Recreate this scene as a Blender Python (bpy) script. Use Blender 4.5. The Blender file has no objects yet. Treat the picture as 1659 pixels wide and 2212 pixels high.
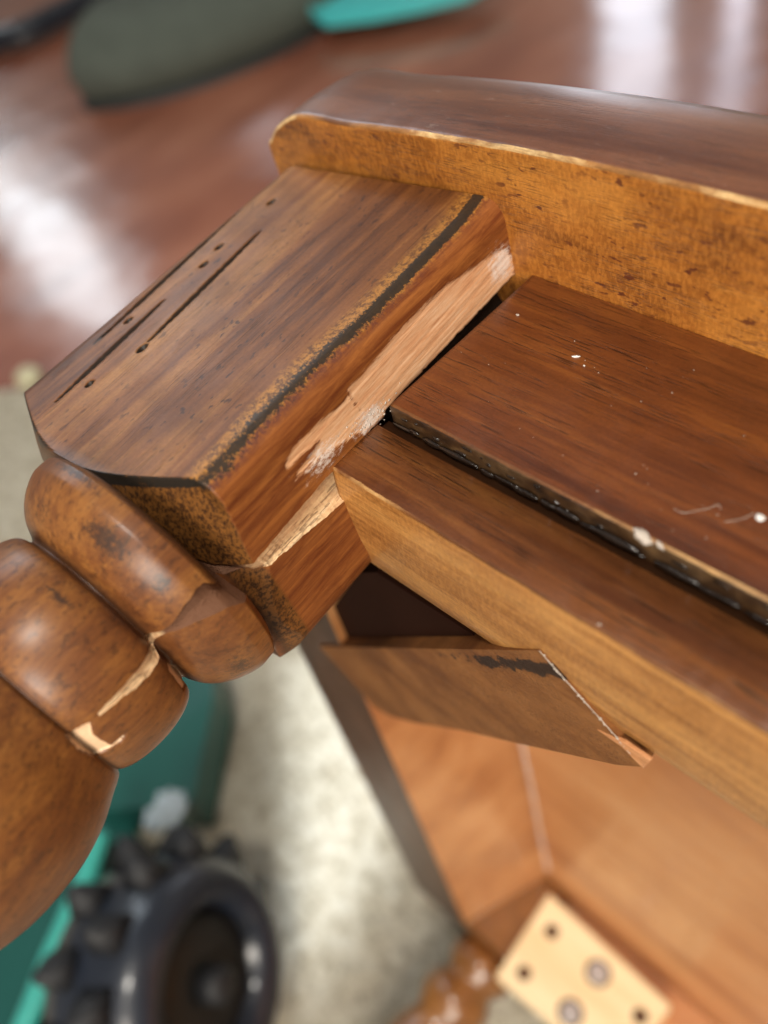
import bpy, bmesh, math, random
import numpy as np
from mathutils import Vector, Matrix, noise as mnoise
random.seed(7); rng = np.random.default_rng(7)
sc = bpy.context.scene
COL = sc.collection

# ---------------------------------------------------------------- geometry of the view
# World axes: x along the apron, +y towards the table top, z out of the apron face (up: the table lies on its side).
F = 1860.86; CX, CY = 829.5, 1106.0
def orth(M):
    u, s, v = np.linalg.svd(np.array(M, float)); return u @ v
RT = orth([[0.7077, 0.439, -0.5534], [-0.6739, 0.6539, -0.3437], [-0.2109, -0.6165, -0.7587]])   # table
RG = orth([[0.7217, 0.3429, -0.6012], [-0.6227, 0.7004, -0.3485], [-0.3016, -0.6262, -0.7191]])   # leg, knocked askew
S = np.diag([1.0, -1.0, 1.0])
def ray(p): return np.array([(p[0]-CX)/F, (p[1]-CY)/F, 1.0])
O = .25*ray((841, 876))
def bp(p, ax, val, R=RT):
    r = R @ ray(p); c = -R @ O; t = (val-c[ax])/r[ax]; return c+t*r      # (a, l, n)
def W(p, n):                                                             # measured point lying n above the apron face plane
    q = bp(p, 2, n); return Vector((q[0], -q[1], q[2]))
def WL(p, l):
    q = bp(p, 1, l); return Vector((q[0], -q[1], q[2]))

# ---------------------------------------------------------------- camera
cam_d = bpy.data.cameras.new('camera'); cam = bpy.data.objects.new('camera', cam_d); COL.objects.link(cam)
cam_d.sensor_fit = 'VERTICAL'; cam_d.sensor_height = 36; cam_d.lens = 36*F/2212
cam_d.clip_start = .01; cam_d.clip_end = 60
M = S @ RT
loc = S @ (-RT @ O)
rw, uw, bw = M @ [1, 0, 0], M @ [0, -1, 0], M @ [0, 0, -1]
cam.matrix_world = Matrix(((rw[0], uw[0], bw[0], loc[0]), (rw[1], uw[1], bw[1], loc[1]), (rw[2], uw[2], bw[2], loc[2]), (0, 0, 0, 1)))
cam_d.dof.use_dof = True; cam_d.dof.focus_distance = .252; cam_d.dof.aperture_fstop = 4.9
sc.camera = cam

# ---------------------------------------------------------------- light
w = bpy.data.worlds.new('World'); sc.world = w; w.use_nodes = True
bg = w.node_tree.nodes['Background']; bg.inputs[0].default_value = (1, .95, .90, 1); bg.inputs[1].default_value = .24
sc.view_settings.view_transform = 'Standard'; sc.view_settings.look = 'None'; sc.view_settings.exposure = 0; sc.view_settings.gamma = 1
CAM = Vector(loc)
def area(name, c, target, sx, sy, power, col):
    d = bpy.data.lights.new(name, 'AREA'); d.shape = 'RECTANGLE'; d.size = sx; d.size_y = sy; d.energy = power; d.color = col
    o = bpy.data.objects.new(name, d); COL.objects.link(o); o.location = c
    o.rotation_euler = (Vector(target)-Vector(c)).to_track_quat('-Z', 'Z').to_euler(); return o
FLOOR = -.85
def refl(p, Y, n=FLOOR):            # where the mirror ray off the floor meets the wall plane y=Y
    P = W(p, n); d = (P-CAM).normalized(); d.z = -d.z; t = (Y-P.y)/d.y; return P+d*t
WALL_Y = 3.6
def window(name, pa, pb, power, col, wid=None, hei=None):
    a, b = refl(pa, WALL_Y-.05), refl(pb, WALL_Y-.05)
    c = (a+b)/2; sx = wid or abs(a.x-b.x); sz = hei or abs(a.z-b.z)
    return area(name, c, c+Vector((0, -1, 0)), sx, sz, power*sx*sz, col)
window('window_light', (1300, 40), (1440, 215), 13, (.80, .88, 1), hei=1.7)
window('window_light', (1565, 20), (1605, 190), 12, (.82, .86, 1), hei=1.2)
window('window_light', (-60, 340), (340, 800), 22, (.86, .95, 1), wid=3.4)
window('window_light', (500, 200), (640, 320), 7, (.84, .90, 1))
# broad soft window behind the camera, to the right
area('room_window_light', (1.5, -2.0, 1.35), (0, 0, 0), 1.1, 1.2, 92, (1, .91, .79))
area('ceiling_light', (.45, -.62, 2.7), (.1, -.05, -.5), .45, .45, 52, (1, .94, .84))
area('side_window_light', (-2.2, .5, 1.3), (0, 0, 0), .8, 1.2, 15, (.82, .92, 1))
sun_dir = Vector((.76, -.65, -.72)).normalized()
sd = bpy.data.lights.new('sun', 'SUN'); sd.energy = 8.0; sd.angle = math.radians(.6); sd.color = (.84, .92, 1)
so = bpy.data.objects.new('sun', sd); COL.objects.link(so); so.rotation_euler = sun_dir.to_track_quat('-Z', 'Y').to_euler()

# ---------------------------------------------------------------- materials
def mat(name):
    m = bpy.data.materials.new(name); m.use_nodes = True; nt = m.node_tree
    return m, nt, nt.nodes['Principled BSDF']
class N:
    def __init__(s, nt): s.nt = nt; s.co = None
    def n(s, t, **k):
        x = s.nt.nodes.new(t)
        for a, b in k.items(): setattr(x, a, b)
        return x
    def l(s, a, b): s.nt.links.new(a, b)
    def coord(s):
        if not s.co: s.co = s.n('ShaderNodeTexCoord').outputs['Object']
        return s.co
    def map(s, scale, loc=(0, 0, 0), rot=(0, 0, 0), src=None):
        m = s.n('ShaderNodeMapping'); m.inputs['Scale'].default_value = scale; m.inputs['Location'].default_value = loc; m.inputs['Rotation'].default_value = rot
        s.l(src or s.coord(), m.inputs[0]); return m.outputs[0]
    def noise(s, scale, detail=4, rough=.55, vec=None, dist=0):
        x = s.n('ShaderNodeTexNoise'); x.inputs['Scale'].default_value = scale; x.inputs['Detail'].default_value = detail
        x.inputs['Roughness'].default_value = rough; x.inputs['Distortion'].default_value = dist
        s.l(vec or s.coord(), x.inputs['Vector']); return x.outputs['Fac']
    def ramp(s, f, stops):
        r = s.n('ShaderNodeValToRGB'); e = r.color_ramp.elements
        while len(e) < len(stops): e.new(.5)
        for i, (p, c) in enumerate(stops):
            e[i].position = p; e[i].color = (c, c, c, 1) if isinstance(c, (int, float)) else (*c, 1)
        s.l(f, r.inputs[0]); return r.outputs[0]
    def mix(s, f, a, b, mode='MIX'):
        x = s.n('ShaderNodeMix', data_type='RGBA', blend_type=mode)
        for i, v in ((0, f), (6, a), (7, b)):
            if isinstance(v, (int, float)): x.inputs[i].default_value = v if i == 0 else (v, v, v, 1)
            elif isinstance(v, tuple): x.inputs[i].default_value = (*v, 1)
            else: s.l(v, x.inputs[i])
        return x.outputs[2]
    def math(s, op, a, b=0.0, c=None, clamp=False):
        x = s.n('ShaderNodeMath', operation=op, use_clamp=clamp)
        for i, v in enumerate((a, b, c)):
            if v is None: continue
            if isinstance(v, (int, float)): x.inputs[i].default_value = v
            else: s.l(v, x.inputs[i])
        return x.outputs[0]
    def attr(s, name):
        a = s.n('ShaderNodeAttribute'); a.attribute_name = name; return a.outputs['Fac']
    def bump(s, h, dist, strength=1, nrm=None):
        b = s.n('ShaderNodeBump'); b.inputs['Distance'].default_value = dist; b.inputs['Strength'].default_value = strength
        s.l(h, b.inputs['Height'])
        if nrm: s.l(nrm, b.inputs['Normal'])
        return b.outputs[0]
def step(n, v, e0, e1): return n.ramp(v, [(e0, 0.0), (e1, 1.0)])

# grain: stretch vector per axis (small along the grain)
def wood(name, dark, mid, light, stretch=(1, 14, 14), scale=40, rough=.33, coat=.35, coat_rough=.12, specks=.0, speck_col=(.03, .006, .004),
         pore=.35, mottle=.5, curl=0.0, bumpd=.00008, extra=None, pore_scale=260, wave=.4, pl=70, spec=.5):
    m, nt, b = mat(name); n = N(nt); b.inputs['Specular IOR Level'].default_value = spec
    v = n.map(stretch)
    big = n.noise(scale*.22, 3, .5, v, .6)
    band = n.noise(scale, 6, .6, v, .5)
    f = n.math('ADD', n.math('MULTIPLY', big, 1-wave), n.math('MULTIPLY', band, wave))
    c = n.ramp(f, [(.36, dark), (.5, mid), (.64, light)])
    blot = n.noise(38, 3, .6)
    c = n.mix(n.math('MULTIPLY', step(n, blot, .42, .72), mottle), c, dark)
    # open pores: short dark dashes along the grain
    pv = n.map(tuple(pl*25 if x > 1 else pl*1.1 for x in stretch))
    pn = n.noise(1, 2, .5, pv)
    gate = step(n, n.noise(scale*.5, 2, .5, v), .36, .60)
    pm = n.math('MULTIPLY', n.math('MULTIPLY', step(n, pn, .54, .63), gate), pore)
    c = n.mix(pm, c, tuple(x*.28 for x in dark))
    if curl:
        cv = n.map((3.2, 1, 1), rot=(.3, .4, .5)); cu = n.noise(1, 2, .5, n.map(tuple((420 if x > 1 else 1100) for x in stretch)))
        c = n.mix(n.math('MULTIPLY', step(n, cu, .45, .60), curl), c, tuple(min(1, x*1.5) for x in light))
    if specks:
        sp = n.noise(330, 2, .5, n.map(tuple((1.5 if x > 1 else .7) for x in stretch)))
        sg = step(n, n.noise(45, 2, .5), .35, .6)
        c = n.mix(n.math('MULTIPLY', n.math('MULTIPLY', step(n, sp, .62, .68), sg), specks), c, speck_col)
    fine = n.noise(900, 2, .6)
    c = n.mix(.14, c, n.ramp(fine, [(.3, .15), (.7, .95)]), 'OVERLAY')
    h = n.math('ADD', n.math('MULTIPLY', fine, .5), n.math('SUBTRACT', n.math('MULTIPLY', band, .6), n.math('MULTIPLY', pm, 1.0)))
    if extra: c = extra(n, c, b)
    n.l(c, b.inputs['Base Color'])
    rr = n.math('ADD', n.math('MULTIPLY', n.noise(55, 4, .65), .22), rough-.11)
    n.l(rr, b.inputs['Roughness'])
    b.inputs['Coat Weight'].default_value = coat; b.inputs['Coat Roughness'].default_value = coat_rough
    n.l(n.bump(h, bumpd), b.inputs['Normal'])
    return m
def plain(name, col, rough=.5, metal=0, bump=None, coat=0, vary=.25, vs=30, spec=.5):
    m, nt, b = mat(name); n = N(nt); b.inputs['Specular IOR Level'].default_value = spec
    nz = n.noise(vs, 4, .6)
    c = n.mix(n.ramp(nz, [(.3, 0.0), (.7, vary)]), col, tuple(x*.45 for x in col))
    n.l(c, b.inputs['Base Color']); b.inputs['Roughness'].default_value = rough; b.inputs['Metallic'].default_value = metal; b.inputs['Coat Weight'].default_value = coat
    if bump: n.l(n.bump(n.noise(bump[0], 5, .6), bump[1]), b.inputs['Normal'])
    return m

BLACKD = (.012, .009, .007)
def leg_extra(n, c, b):
    e = n.attr('edge_mm')              # mm across the arris of the long face, 0 on the worn black line
    edge = n.attr('on_arris')
    g1 = n.noise(260, 6, .7); g2 = n.noise(60, 3, .6); g3 = n.noise(620, 3, .7)
    # rubbed amber band either side of the black line
    ea = n.math('ADD', e, n.math('MULTIPLY', n.math('SUBTRACT', g1, .5), 9))
    amb = n.math('MULTIPLY', n.math('MULTIPLY', step(n, n.math('MULTIPLY_ADD', ea, .05, .5), .10, .26), n.math('SUBTRACT', 1.0, step(n, n.math('MULTIPLY_ADD', ea, .05, .5), .70, .76))), edge)
    g5 = n.noise(700, 5, .8)
    c = n.mix(n.math('MULTIPLY', amb, n.math('MULTIPLY_ADD', n.attr('low'), .25, .65)), c, n.mix(step(n, n.math('ADD', n.math('MULTIPLY', g1, .4), n.math('MULTIPLY', g5, .6)), .46, .56), (.46, .20, .036), (.10, .040, .012)))
    # orange side of the arris
    org = n.math('MULTIPLY', step(n, n.math('MULTIPLY_ADD', ea, .05, .5), .60, .67), n.attr('side'))
    c = n.mix(n.math('MULTIPLY', org, .80), c, n.mix(step(n, n.noise(60, 6, .7, n.map((7, .6, 7)), .6), .36, .60), (.34, .115, .027), (.15, .036, .010)))
    # purple-brown mottle just under the line
    pu = n.math('MULTIPLY', n.math('MULTIPLY', step(n, n.math('MULTIPLY_ADD', e, .05, .5), .57, .62), n.math('SUBTRACT', 1.0, step(n, n.math('MULTIPLY_ADD', e, .05, .5), .70, .86))), edge)
    c = n.mix(n.math('MULTIPLY', n.math('MULTIPLY', pu, step(n, g5, .42, .54)), n.math('MULTIPLY_ADD', n.attr('low'), .6, .3)), c, (.10, .035, .028))
    # black line, ragged, breaking up towards the foot
    g4 = n.noise(900, 5, .8)
    eb = n.math('ADD', n.math('ABSOLUTE', e), n.math('MULTIPLY', n.math('SUBTRACT', n.math('ADD', n.math('MULTIPLY', g1, .35), n.math('MULTIPLY', g4, .65)), .5), n.math('MULTIPLY_ADD', n.attr('low'), 20, 5)))
    bl = n.math('MULTIPLY', n.math('SUBTRACT', 1.0, step(n, n.math('MULTIPLY', eb, .1), .21, .25)), edge)
    c = n.mix(n.math('MULTIPLY', bl, .95), c, (.022, .017, .013))
    # turned part: amber over brown, stippled
    tn = n.attr('turned')
    tw = n.noise(34, 6, .7, n.map((1.6, .7, 1.6)), .4); tg = n.noise(160, 5, .7, n.map((3, .22, 3)), .4)
    tc = n.ramp(n.math('ADD', n.math('MULTIPLY', tw, .6), n.math('MULTIPLY', tg, .4)), [(.34, (.085, .027, .009)), (.46, (.165, .056, .015)), (.56, (.25, .096, .022)), (.70, (.33, .145, .038))])
    sg_ = n.noise(240, 5, .7, n.map((4, .16, 4)))
    tc = n.mix(n.math('MULTIPLY', step(n, sg_, .50, .66), .45), tc, (.07, .024, .009))
    tc = n.mix(n.math('MULTIPLY', step(n, n.noise(520, 4, .7, n.map((1, .6, 1))), .54, .62), .65), tc, (.05, .018, .008))
    c = n.mix(n.math('MULTIPLY', tn, .9), c, tc)
    n.l(n.math('MULTIPLY_ADD', tn, .34, .06), b.inputs['Coat Weight'])
    # shoulder and beads: stippled dark antiquing
    st = n.math('MULTIPLY', step(n, n.noise(1050, 5, .75, n.map((1, .45, .6))), .44, .58), n.attr('shoulder'))
    c = n.mix(n.attr('shoulder'), c, n.mix(st, (.19, .075, .017), (.045, .018, .007)))
    c = n.mix(n.math('MULTIPLY', step(n, n.math('ADD', n.math('MULTIPLY', g4, 1.0), n.math('MULTIPLY', n.attr('stain'), .30)), .66, .74), .85), c, (.035, .018, .012))
    # bare scraped wood
    s = n.math('ADD', n.attr('scrape'), n.math('MULTIPLY', n.math('SUBTRACT', n.noise(150, 6, .75, n.map((6, .7, 6))), .5), 7.5))
    sm = step(n, n.math('MULTIPLY_ADD', s, .1, .5), .48, .58)
    raw = n.ramp(n.noise(90, 6, .7, n.map((12, 1.0, 12))), [(.26, (.52, .22, .10)), (.5, (.71, .39, .205)), (.74, (.82, .56, .36))])
    raw = n.mix(n.math('MULTIPLY', n.attr('turned'), .75), raw, (.84, .60, .38)); c = n.mix(sm, c, raw)
    wh = n.attr('dust'); whm = step(n, n.math('ADD', n.math('MULTIPLY', wh, .34), n.math('MULTIPLY', n.noise(380, 6, .85, n.map((2.2, .9, 2.2))), .9)), .62, .76)
    c = n.mix(n.math('MULTIPLY', whm, .8), c, (.80, .71, .64))
    c = n.mix(n.math('MULTIPLY', n.attr('arcline'), step(n, g1, .30, .42)), c, (.020, .015, .011))
    c = n.mix(n.math('MULTIPLY', n.attr('gouge_gap_shade'), 4.0, clamp=True), c, (.018, .010, .006))
    c = n.mix(n.math('MULTIPLY', n.attr('groove'), .75), c, (.05, .02, .009))
    return c
M_LEG = wood('leg_varnished_wood', (.075, .023, .006), (.190, .068, .017), (.31, .136, .038), stretch=(14, 1, 14), scale=26, rough=.46, coat=.08, coat_rough=.30, spec=.25,
             pore=.40, mottle=.6, wave=.3, specks=.75, speck_col=(.022, .008, .006), extra=leg_extra)
M_APRON = wood('apron_red_brown_wood', (.066, .016, .005), (.138, .037, .009), (.225, .070, .014), stretch=(1, 16, 16), scale=20, rough=.36, coat=.28, coat_rough=.22,
               pore=.85, mottle=.28, pore_scale=420)
M_TRIM = wood('trim_red_brown_wood', (.085, .023, .006), (.160, .052, .013), (.235, .088, .022), stretch=(1, 16, 16), scale=24, rough=.33, coat=.3, pore=.85, mottle=.25, pore_scale=420)
M_TRIMLOW = wood('trim_amber_wood', (.21, .078, .016), (.35, .148, .036), (.48, .235, .066), stretch=(1, 14, 14), scale=44, rough=.42, coat=.2, pore=.35, mottle=.25, curl=.15, specks=.2, speck_col=(.12, .05, .02))
M_UNDER = wood('amber_underside_wood', (.16, .050, .009), (.34, .118, .018), (.47, .190, .033), stretch=(1, 3, 3), scale=70, rough=.42, coat=.15, pore=.55, mottle=.42, curl=.24, pl=110, bumpd=.0002,
               specks=.85, speck_col=(.085, .018, .010))
M_EDGE = wood('tabletop_edge_wood', (.080, .024, .013), (.14, .048, .023), (.20, .078, .038), stretch=(1, 14, 14), scale=22, rough=.42, coat=.75, coat_rough=.34, pore=.45, mottle=.25,
              extra=lambda n, c, b: n.mix(n.math('MULTIPLY', step(n, n.noise(110, 5, .7, n.map((1, 3, 4), rot=(0, .3, .2))), .62, .70), .30), c, (.42, .32, .27)))
M_ARRIS = wood('rubbed_arris_wood', (.09, .030, .008), (.17, .062, .016), (.58, .34, .13), stretch=(1, 2, 2), scale=75, rough=.45, coat=.1, pore=.3, mottle=.6)
M_RAWS = wood('splintered_bare_wood', (.40, .20, .09), (.66, .43, .23), (.86, .66, .42), stretch=(18, .7, 18), scale=30, rough=.8, coat=0, pore=.55, mottle=.15, pore_scale=300, bumpd=.0003, extra=lambda n, c, b: n.mix(n.attr('dull'), c, (.13, .052, .022)))
M_TORN = wood('torn_orange_wood', (.34, .13, .045), (.55, .25, .10), (.72, .42, .22), stretch=(1, 3, 9), scale=60, rough=.7, coat=0, pore=.4, bumpd=.0003)
M_ARRIST = wood('worn_tabletop_arris_wood', (.12, .042, .010), (.32, .14, .034), (.85, .60, .28), stretch=(1, 2, 2), scale=95, rough=.5, coat=0, pore=.3, mottle=.5)
M_BIRCH = wood('pale_block_wood', (.80, .60, .33), (.90, .72, .44), (.92, .77, .50), stretch=(1, 6, 6), scale=14, rough=.6, coat=0, pore=.1, mottle=.1)
M_INNER = wood('inner_orange_wood', (.40, .155, .052), (.56, .25, .092), (.66, .33, .14), stretch=(1, 5, 5), scale=10, rough=.45, coat=.2, pore=.15, mottle=.2)
M_DARKEDGE = wood('dark_edge_wood', (.05, .020, .010), (.09, .040, .020), (.13, .062, .033), stretch=(8, 8, 1), scale=14, rough=.45, coat=.1, pore=.2)
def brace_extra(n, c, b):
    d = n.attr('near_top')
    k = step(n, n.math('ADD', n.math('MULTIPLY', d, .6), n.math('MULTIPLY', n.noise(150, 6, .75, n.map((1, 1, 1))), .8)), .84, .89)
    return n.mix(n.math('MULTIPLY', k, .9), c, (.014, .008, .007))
M_BRACE = wood('brace_dull_wood', (.12, .042, .012), (.20, .078, .022), (.27, .115, .036), stretch=(2, 2, 4), scale=40, rough=.6, coat=0, spec=.25, pore=.35, bumpd=.0003, extra=brace_extra)
M_GLUE = plain('dried_glue', (.62, .54, .46), .45, bump=(500, .0002), vary=.6, vs=300)
M_DKGLUE = plain('dark_stain_glue', (.016, .010, .007), .16, bump=(420, .0004), vary=.8, vs=200, coat=.6)
M_STRIP = wood('rough_brown_edge_wood', (.008, .005, .004), (.050, .023, .008), (.15, .085, .036), stretch=(1, 1.5, 1.5), scale=170, rough=.38, coat=.3, pore=.4, mottle=.8, bumpd=.0002)
M_GROOVE = plain('groove_dark_stain', (.05, .018, .006), .4)
M_WHITE = plain('white_paint_speck', (.85, .85, .82), .4)
M_STEEL = plain('bright_screw_metal', (.80, .80, .82), .25, metal=.55, vary=.1)
M_HOLE = plain('dark_hole_wood', (.10, .045, .02), .8)
M_BEAD = plain('pale_glue_bead', (.72, .58, .52), .3, coat=.4)

def floor_mat():
    m, nt, b = mat('polished_cherry_floor'); n = N(nt)
    c = n.ramp(n.noise(2.2, 4, .55, n.map((3, 1, 1))), [(.3, (.24, .070, .040)), (.5, (.34, .115, .065)), (.7, (.44, .17, .10))])
    n.l(c, b.inputs['Base Color']); b.inputs['Roughness'].default_value = .22; b.inputs['Coat Weight'].default_value = .9; b.inputs['Coat Roughness'].default_value = .17
    n.l(n.bump(n.noise(3.5, 2, .5), .012), b.inputs['Normal'])
    return m
def carpet_mat():
    m, nt, b = mat('cream_carpet'); n = N(nt)
    c = n.ramp(n.noise(55, 6, .8), [(.36, (.40, .34, .23)), (.5, (.72, .65, .50)), (.64, (.88, .83, .69))])
    n.l(c, b.inputs['Base Color']); b.inputs['Roughness'].default_value = .95
    n.l(n.bump(n.noise(45, 6, .7), .03), b.inputs['Normal'])
    return m
M_FLOOR, M_CARPET = floor_mat(), carpet_mat()

# ---------------------------------------------------------------- helpers
def link(name, me, m, parent=None, smooth=True):
    o = bpy.data.objects.new(name, me); COL.objects.link(o)
    for x in (m if isinstance(m, (list, tuple)) else [m]): me.materials.append(x)
    if smooth: me.polygons.foreach_set('use_smooth', [True]*len(me.polygons))
    if parent: o.parent = parent
    return o
def empty(name, label, cat, loc=(0, 0, 0), group=None):
    o = bpy.data.objects.new(name, None); COL.objects.link(o); o.location = loc; o.empty_display_size = .02
    tag(o, label, cat, group); return o
def tag(o, label=None, cat=None, group=None, kind=None):
    if label: o['label'] = label
    if cat: o['category'] = cat
    if group: o['group'] = group
    if kind: o['kind'] = kind
    return o
def from_bm(name, bm, m, parent=None, smooth=False):
    me = bpy.data.meshes.new(name); bm.normal_update(); bm.to_mesh(me); bm.free(); return link(name, me, m, parent, smooth)
def box(name, lo, hi, m, parent=None, bev=.001, seg=2):
    bm = bmesh.new(); bmesh.ops.create_cube(bm, size=1)
    for v in bm.verts: v.co = Vector([lo[i]+(v.co[i]+.5)*(hi[i]-lo[i]) for i in range(3)])
    if bev: bmesh.ops.bevel(bm, geom=bm.edges[:], offset=bev, segments=seg, affect='EDGES', profile=.5)
    o = from_bm(name, bm, m, parent, False)
    for p in o.data.polygons: p.use_smooth = False
    return o
def prism(name, poly, vec, m, parent=None, bev=0, seg=2):
    """solid: polygon (list of Vector) extruded by vec"""
    bm = bmesh.new(); vs = [bm.verts.new(p) for p in poly]; f = bm.faces.new(vs)
    r = bmesh.ops.extrude_face_region(bm, geom=[f]); 
    bmesh.ops.translate(bm, verts=[g for g in r['geom'] if isinstance(g, bmesh.types.BMVert)], vec=vec)
    bmesh.ops.recalc_face_normals(bm, faces=bm.faces[:])
    if bev: bmesh.ops.bevel(bm, geom=bm.edges[:], offset=bev, segments=seg, affect='EDGES', profile=.5)
    return from_bm(name, bm, m, parent, False)
def grid_mesh(name, V, closed=False, keep=None):
    """V: (rows, cols, 3) array -> quad grid; keep: (rows-1, cols') bool mask"""
    r, c = V.shape[:2]; cc = c if closed else c-1
    I, J = np.meshgrid(np.arange(r-1), np.arange(cc), indexing='ij'); J2 = (J+1) % c
    Q = np.stack([I*c+J, (I+1)*c+J, (I+1)*c+J2, I*c+J2], -1).reshape(-1, 4)
    if keep is not None: Q = Q[keep.reshape(-1)]
    used, inv = np.unique(Q, return_inverse=True); Q = inv.reshape(-1, 4)
    P = V.reshape(-1, 3)[used]
    me = bpy.data.meshes.new(name); me.vertices.add(len(P)); me.vertices.foreach_set('co', P.ravel().astype(np.float32))
    me.loops.add(len(Q)*4); me.loops.foreach_set('vertex_index', Q.ravel().astype(np.int32))
    me.polygons.add(len(Q)); me.polygons.foreach_set('loop_start', (np.arange(len(Q))*4).astype(np.int32)); me.polygons.foreach_set('loop_total', np.full(len(Q), 4, np.int32))
    me.update(); me.validate(); return me, used
def set_attr(me, name, vals):
    a = me.attributes.new(name, 'FLOAT', 'POINT'); a.data.foreach_set('value', np.asarray(vals, np.float32).ravel())
def polydist(P, poly):
    """signed distance (positive inside) of points P (n,2) to polygon"""
    poly = np.asarray(poly, float); n = len(poly); d = np.full(len(P), 1e9); ins = np.zeros(len(P), bool)
    for i in range(n):
        a, b = poly[i], poly[(i+1) % n]; ab = b-a; t = np.clip(((P-a)@ab)/(ab@ab), 0, 1)
        d = np.minimum(d, np.hypot(*(P-a-t[:, None]*ab).T))
        c = ((a[1] > P[:, 1]) != (b[1] > P[:, 1])); x = (b[0]-a[0])*(P[:, 1]-a[1])/(b[1]-a[1]+1e-12)+a[0]; ins ^= c & (P[:, 0] < x)
    return np.where(ins, d, -d)
def segdist(P, a, b):
    a, b = np.asarray(a, float), np.asarray(b, float); ab = b-a; t = np.clip(((P-a)@ab)/(ab@ab), 0, 1)
    return np.hypot(*(P-a-t[:, None]*ab).T), t
def tube(name, pts, radii, m, parent=None, n=10, ell=1.0, up=Vector((0, 0, 1)), caps=True):
    """swept tube through pts; ell squashes it along up"""
    bm = bmesh.new(); rings = []
    for i, p in enumerate(pts):
        t = (pts[min(i+1, len(pts)-1)]-pts[max(i-1, 0)]).normalized(); s = t.cross(up).normalized(); u = s.cross(t)
        rings.append([bm.verts.new(p+s*math.cos(2*math.pi*k/n)*radii[i]+u*math.sin(2*math.pi*k/n)*radii[i]*ell) for k in range(n)])
    for a, b in zip(rings, rings[1:]):
        for k in range(n): bm.faces.new((a[k], a[(k+1) % n], b[(k+1) % n], b[k]))
    if caps: bm.faces.new(rings[0][::-1]); bm.faces.new(rings[-1])
    bmesh.ops.recalc_face_normals(bm, faces=bm.faces[:])
    return from_bm(name, bm, m, parent, True)
def cr(pts, k=8):
    """Catmull-Rom through pts"""
    out = []; q = [pts[0]]+list(pts)+[pts[-1]]
    for i in range(1, len(q)-2):
        for s in range(k):
            t = s/k; a, b, c, d = q[i-1], q[i], q[i+1], q[i+2]
            out.append(.5*((2*b)+(c-a)*t+(2*a-5*b+4*c-d)*t*t+(3*b-a-3*c+d)*t**3))
    out.append(pts[-1]); return out

# ================================================================ SETTING
ea, eb = W((-60, 853), FLOOR), W((90, 838), FLOOR); ed = (eb-ea).normalized(); nrm = Vector((-ed.y, ed.x, 0))
if nrm.y < 0: nrm = -nrm
E0, E1 = ea-ed*6, ea+ed*9
def sheet(name, pts, z, m, th=.02):
    o = prism(name, [Vector((p.x, p.y, z)) for p in pts], Vector((0, 0, -th)), m); tag(o, kind='structure'); return o
sheet('wood_floor', [E0, E1, E1+nrm*9, E0+nrm*9], FLOOR-.006, M_FLOOR)
sheet('carpet', [E0-nrm*8, E1-nrm*8, E1+nrm*.0, E0+nrm*.0], FLOOR+.004, M_CARPET, .03)
# unseen wall added as blocker, hole shaped to throw the sun strip on the carpet
m_blocker = plain('unseen_blocker_cream', (.62, .58, .52), .8)
patch = [W((600, 1400), FLOOR), W((930, 1440), FLOOR), W((850, 1860), FLOOR), W((612, 2230), FLOOR)]
back = [p-sun_dir*((WALL_Y-p.y)/(-sun_dir.y)) for p in patch]
hc = sum(back, Vector((0, 0, 0)))/4
inner = sorted(back, key=lambda p: math.atan2(p.z-hc.z, p.x-hc.x))
outer = sorted([Vector((x, WALL_Y, z)) for x in (-16, 14) for z in (-1, 14)], key=lambda p: math.atan2(p.z-hc.z, p.x-hc.x))
bm = bmesh.new(); vi = [bm.verts.new(p) for p in inner]; vo = [bm.verts.new(p) for p in outer]
for k in range(4): bm.faces.new((vo[k], vo[(k+1) % 4], vi[(k+1) % 4], vi[k]))
rr_ = bmesh.ops.extrude_face_region(bm, geom=bm.faces[:])
bmesh.ops.translate(bm, verts=[g for g in rr_['geom'] if isinstance(g, bmesh.types.BMVert)], vec=Vector((0, .02, 0)))
bmesh.ops.recalc_face_normals(bm, faces=bm.faces[:])
tag(from_bm('added_unseen_wall', bm, m_blocker), kind='structure')

# ================================================================ TABLE
table = empty('table', 'overturned red-brown wooden dining table with a split turned leg', 'table', (0, 0, 0))
LU = -.06805                                                   # underside of the top (l)
# --- table top: outline in (a, n)
ul = [(583, 330), (583, 300), (590, 281), (600, 269), (614, 258), (632, 250), (665, 250), (700, 253), (760, 263), (829, 272), (920, 285), (1000, 300), (1120, 325), (1240, 352), (1450, 397), (1659, 443)]
o2 = [bp(p, 1, LU) for p in ul]
o2 = [Vector((q[0], q[2], 0)) for q in o2]
o2 = [p for p in o2 if p.x < -.088]+[Vector((x, np.interp(x, [-.088, -.0761], [.0335, .0352]) if x < -.0761 else .0352+.0093*(1-((.0721-x)/.1482)**2), 0)) for x in np.arange(-.0761, .075, .018)]
# smooth the traced edge a little
edge = [Vector((-.1215, -.845, 0)), Vector((-.1215, -.02, 0))]+[p for p in o2]+[Vector((.12, .0448, 0)), Vector((.3, .0448, 0)), Vector((.55, .0440, 0)), Vector((1.05, .030, 0))]
fine = cr(edge[1:], 10); fine = [edge[0]]+fine
outl = fine+[Vector((1.05, -.845, 0))]
def offset(poly, d):
    out = []; n = len(poly)
    for i, p in enumerate(poly):
        a, b = poly[i-1], poly[(i+1) % n]; t1 = (p-a); t2 = (b-p)
        n1 = Vector((-t1.y, t1.x, 0)).normalized(); n2 = Vector((-t2.y, t2.x, 0)).normalized(); nn = (n1+n2); nn = nn.normalized() if nn.length > 1e-9 else n1
        out.append(p-nn*d/max(.35, nn.dot(n1)))
    return out
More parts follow.
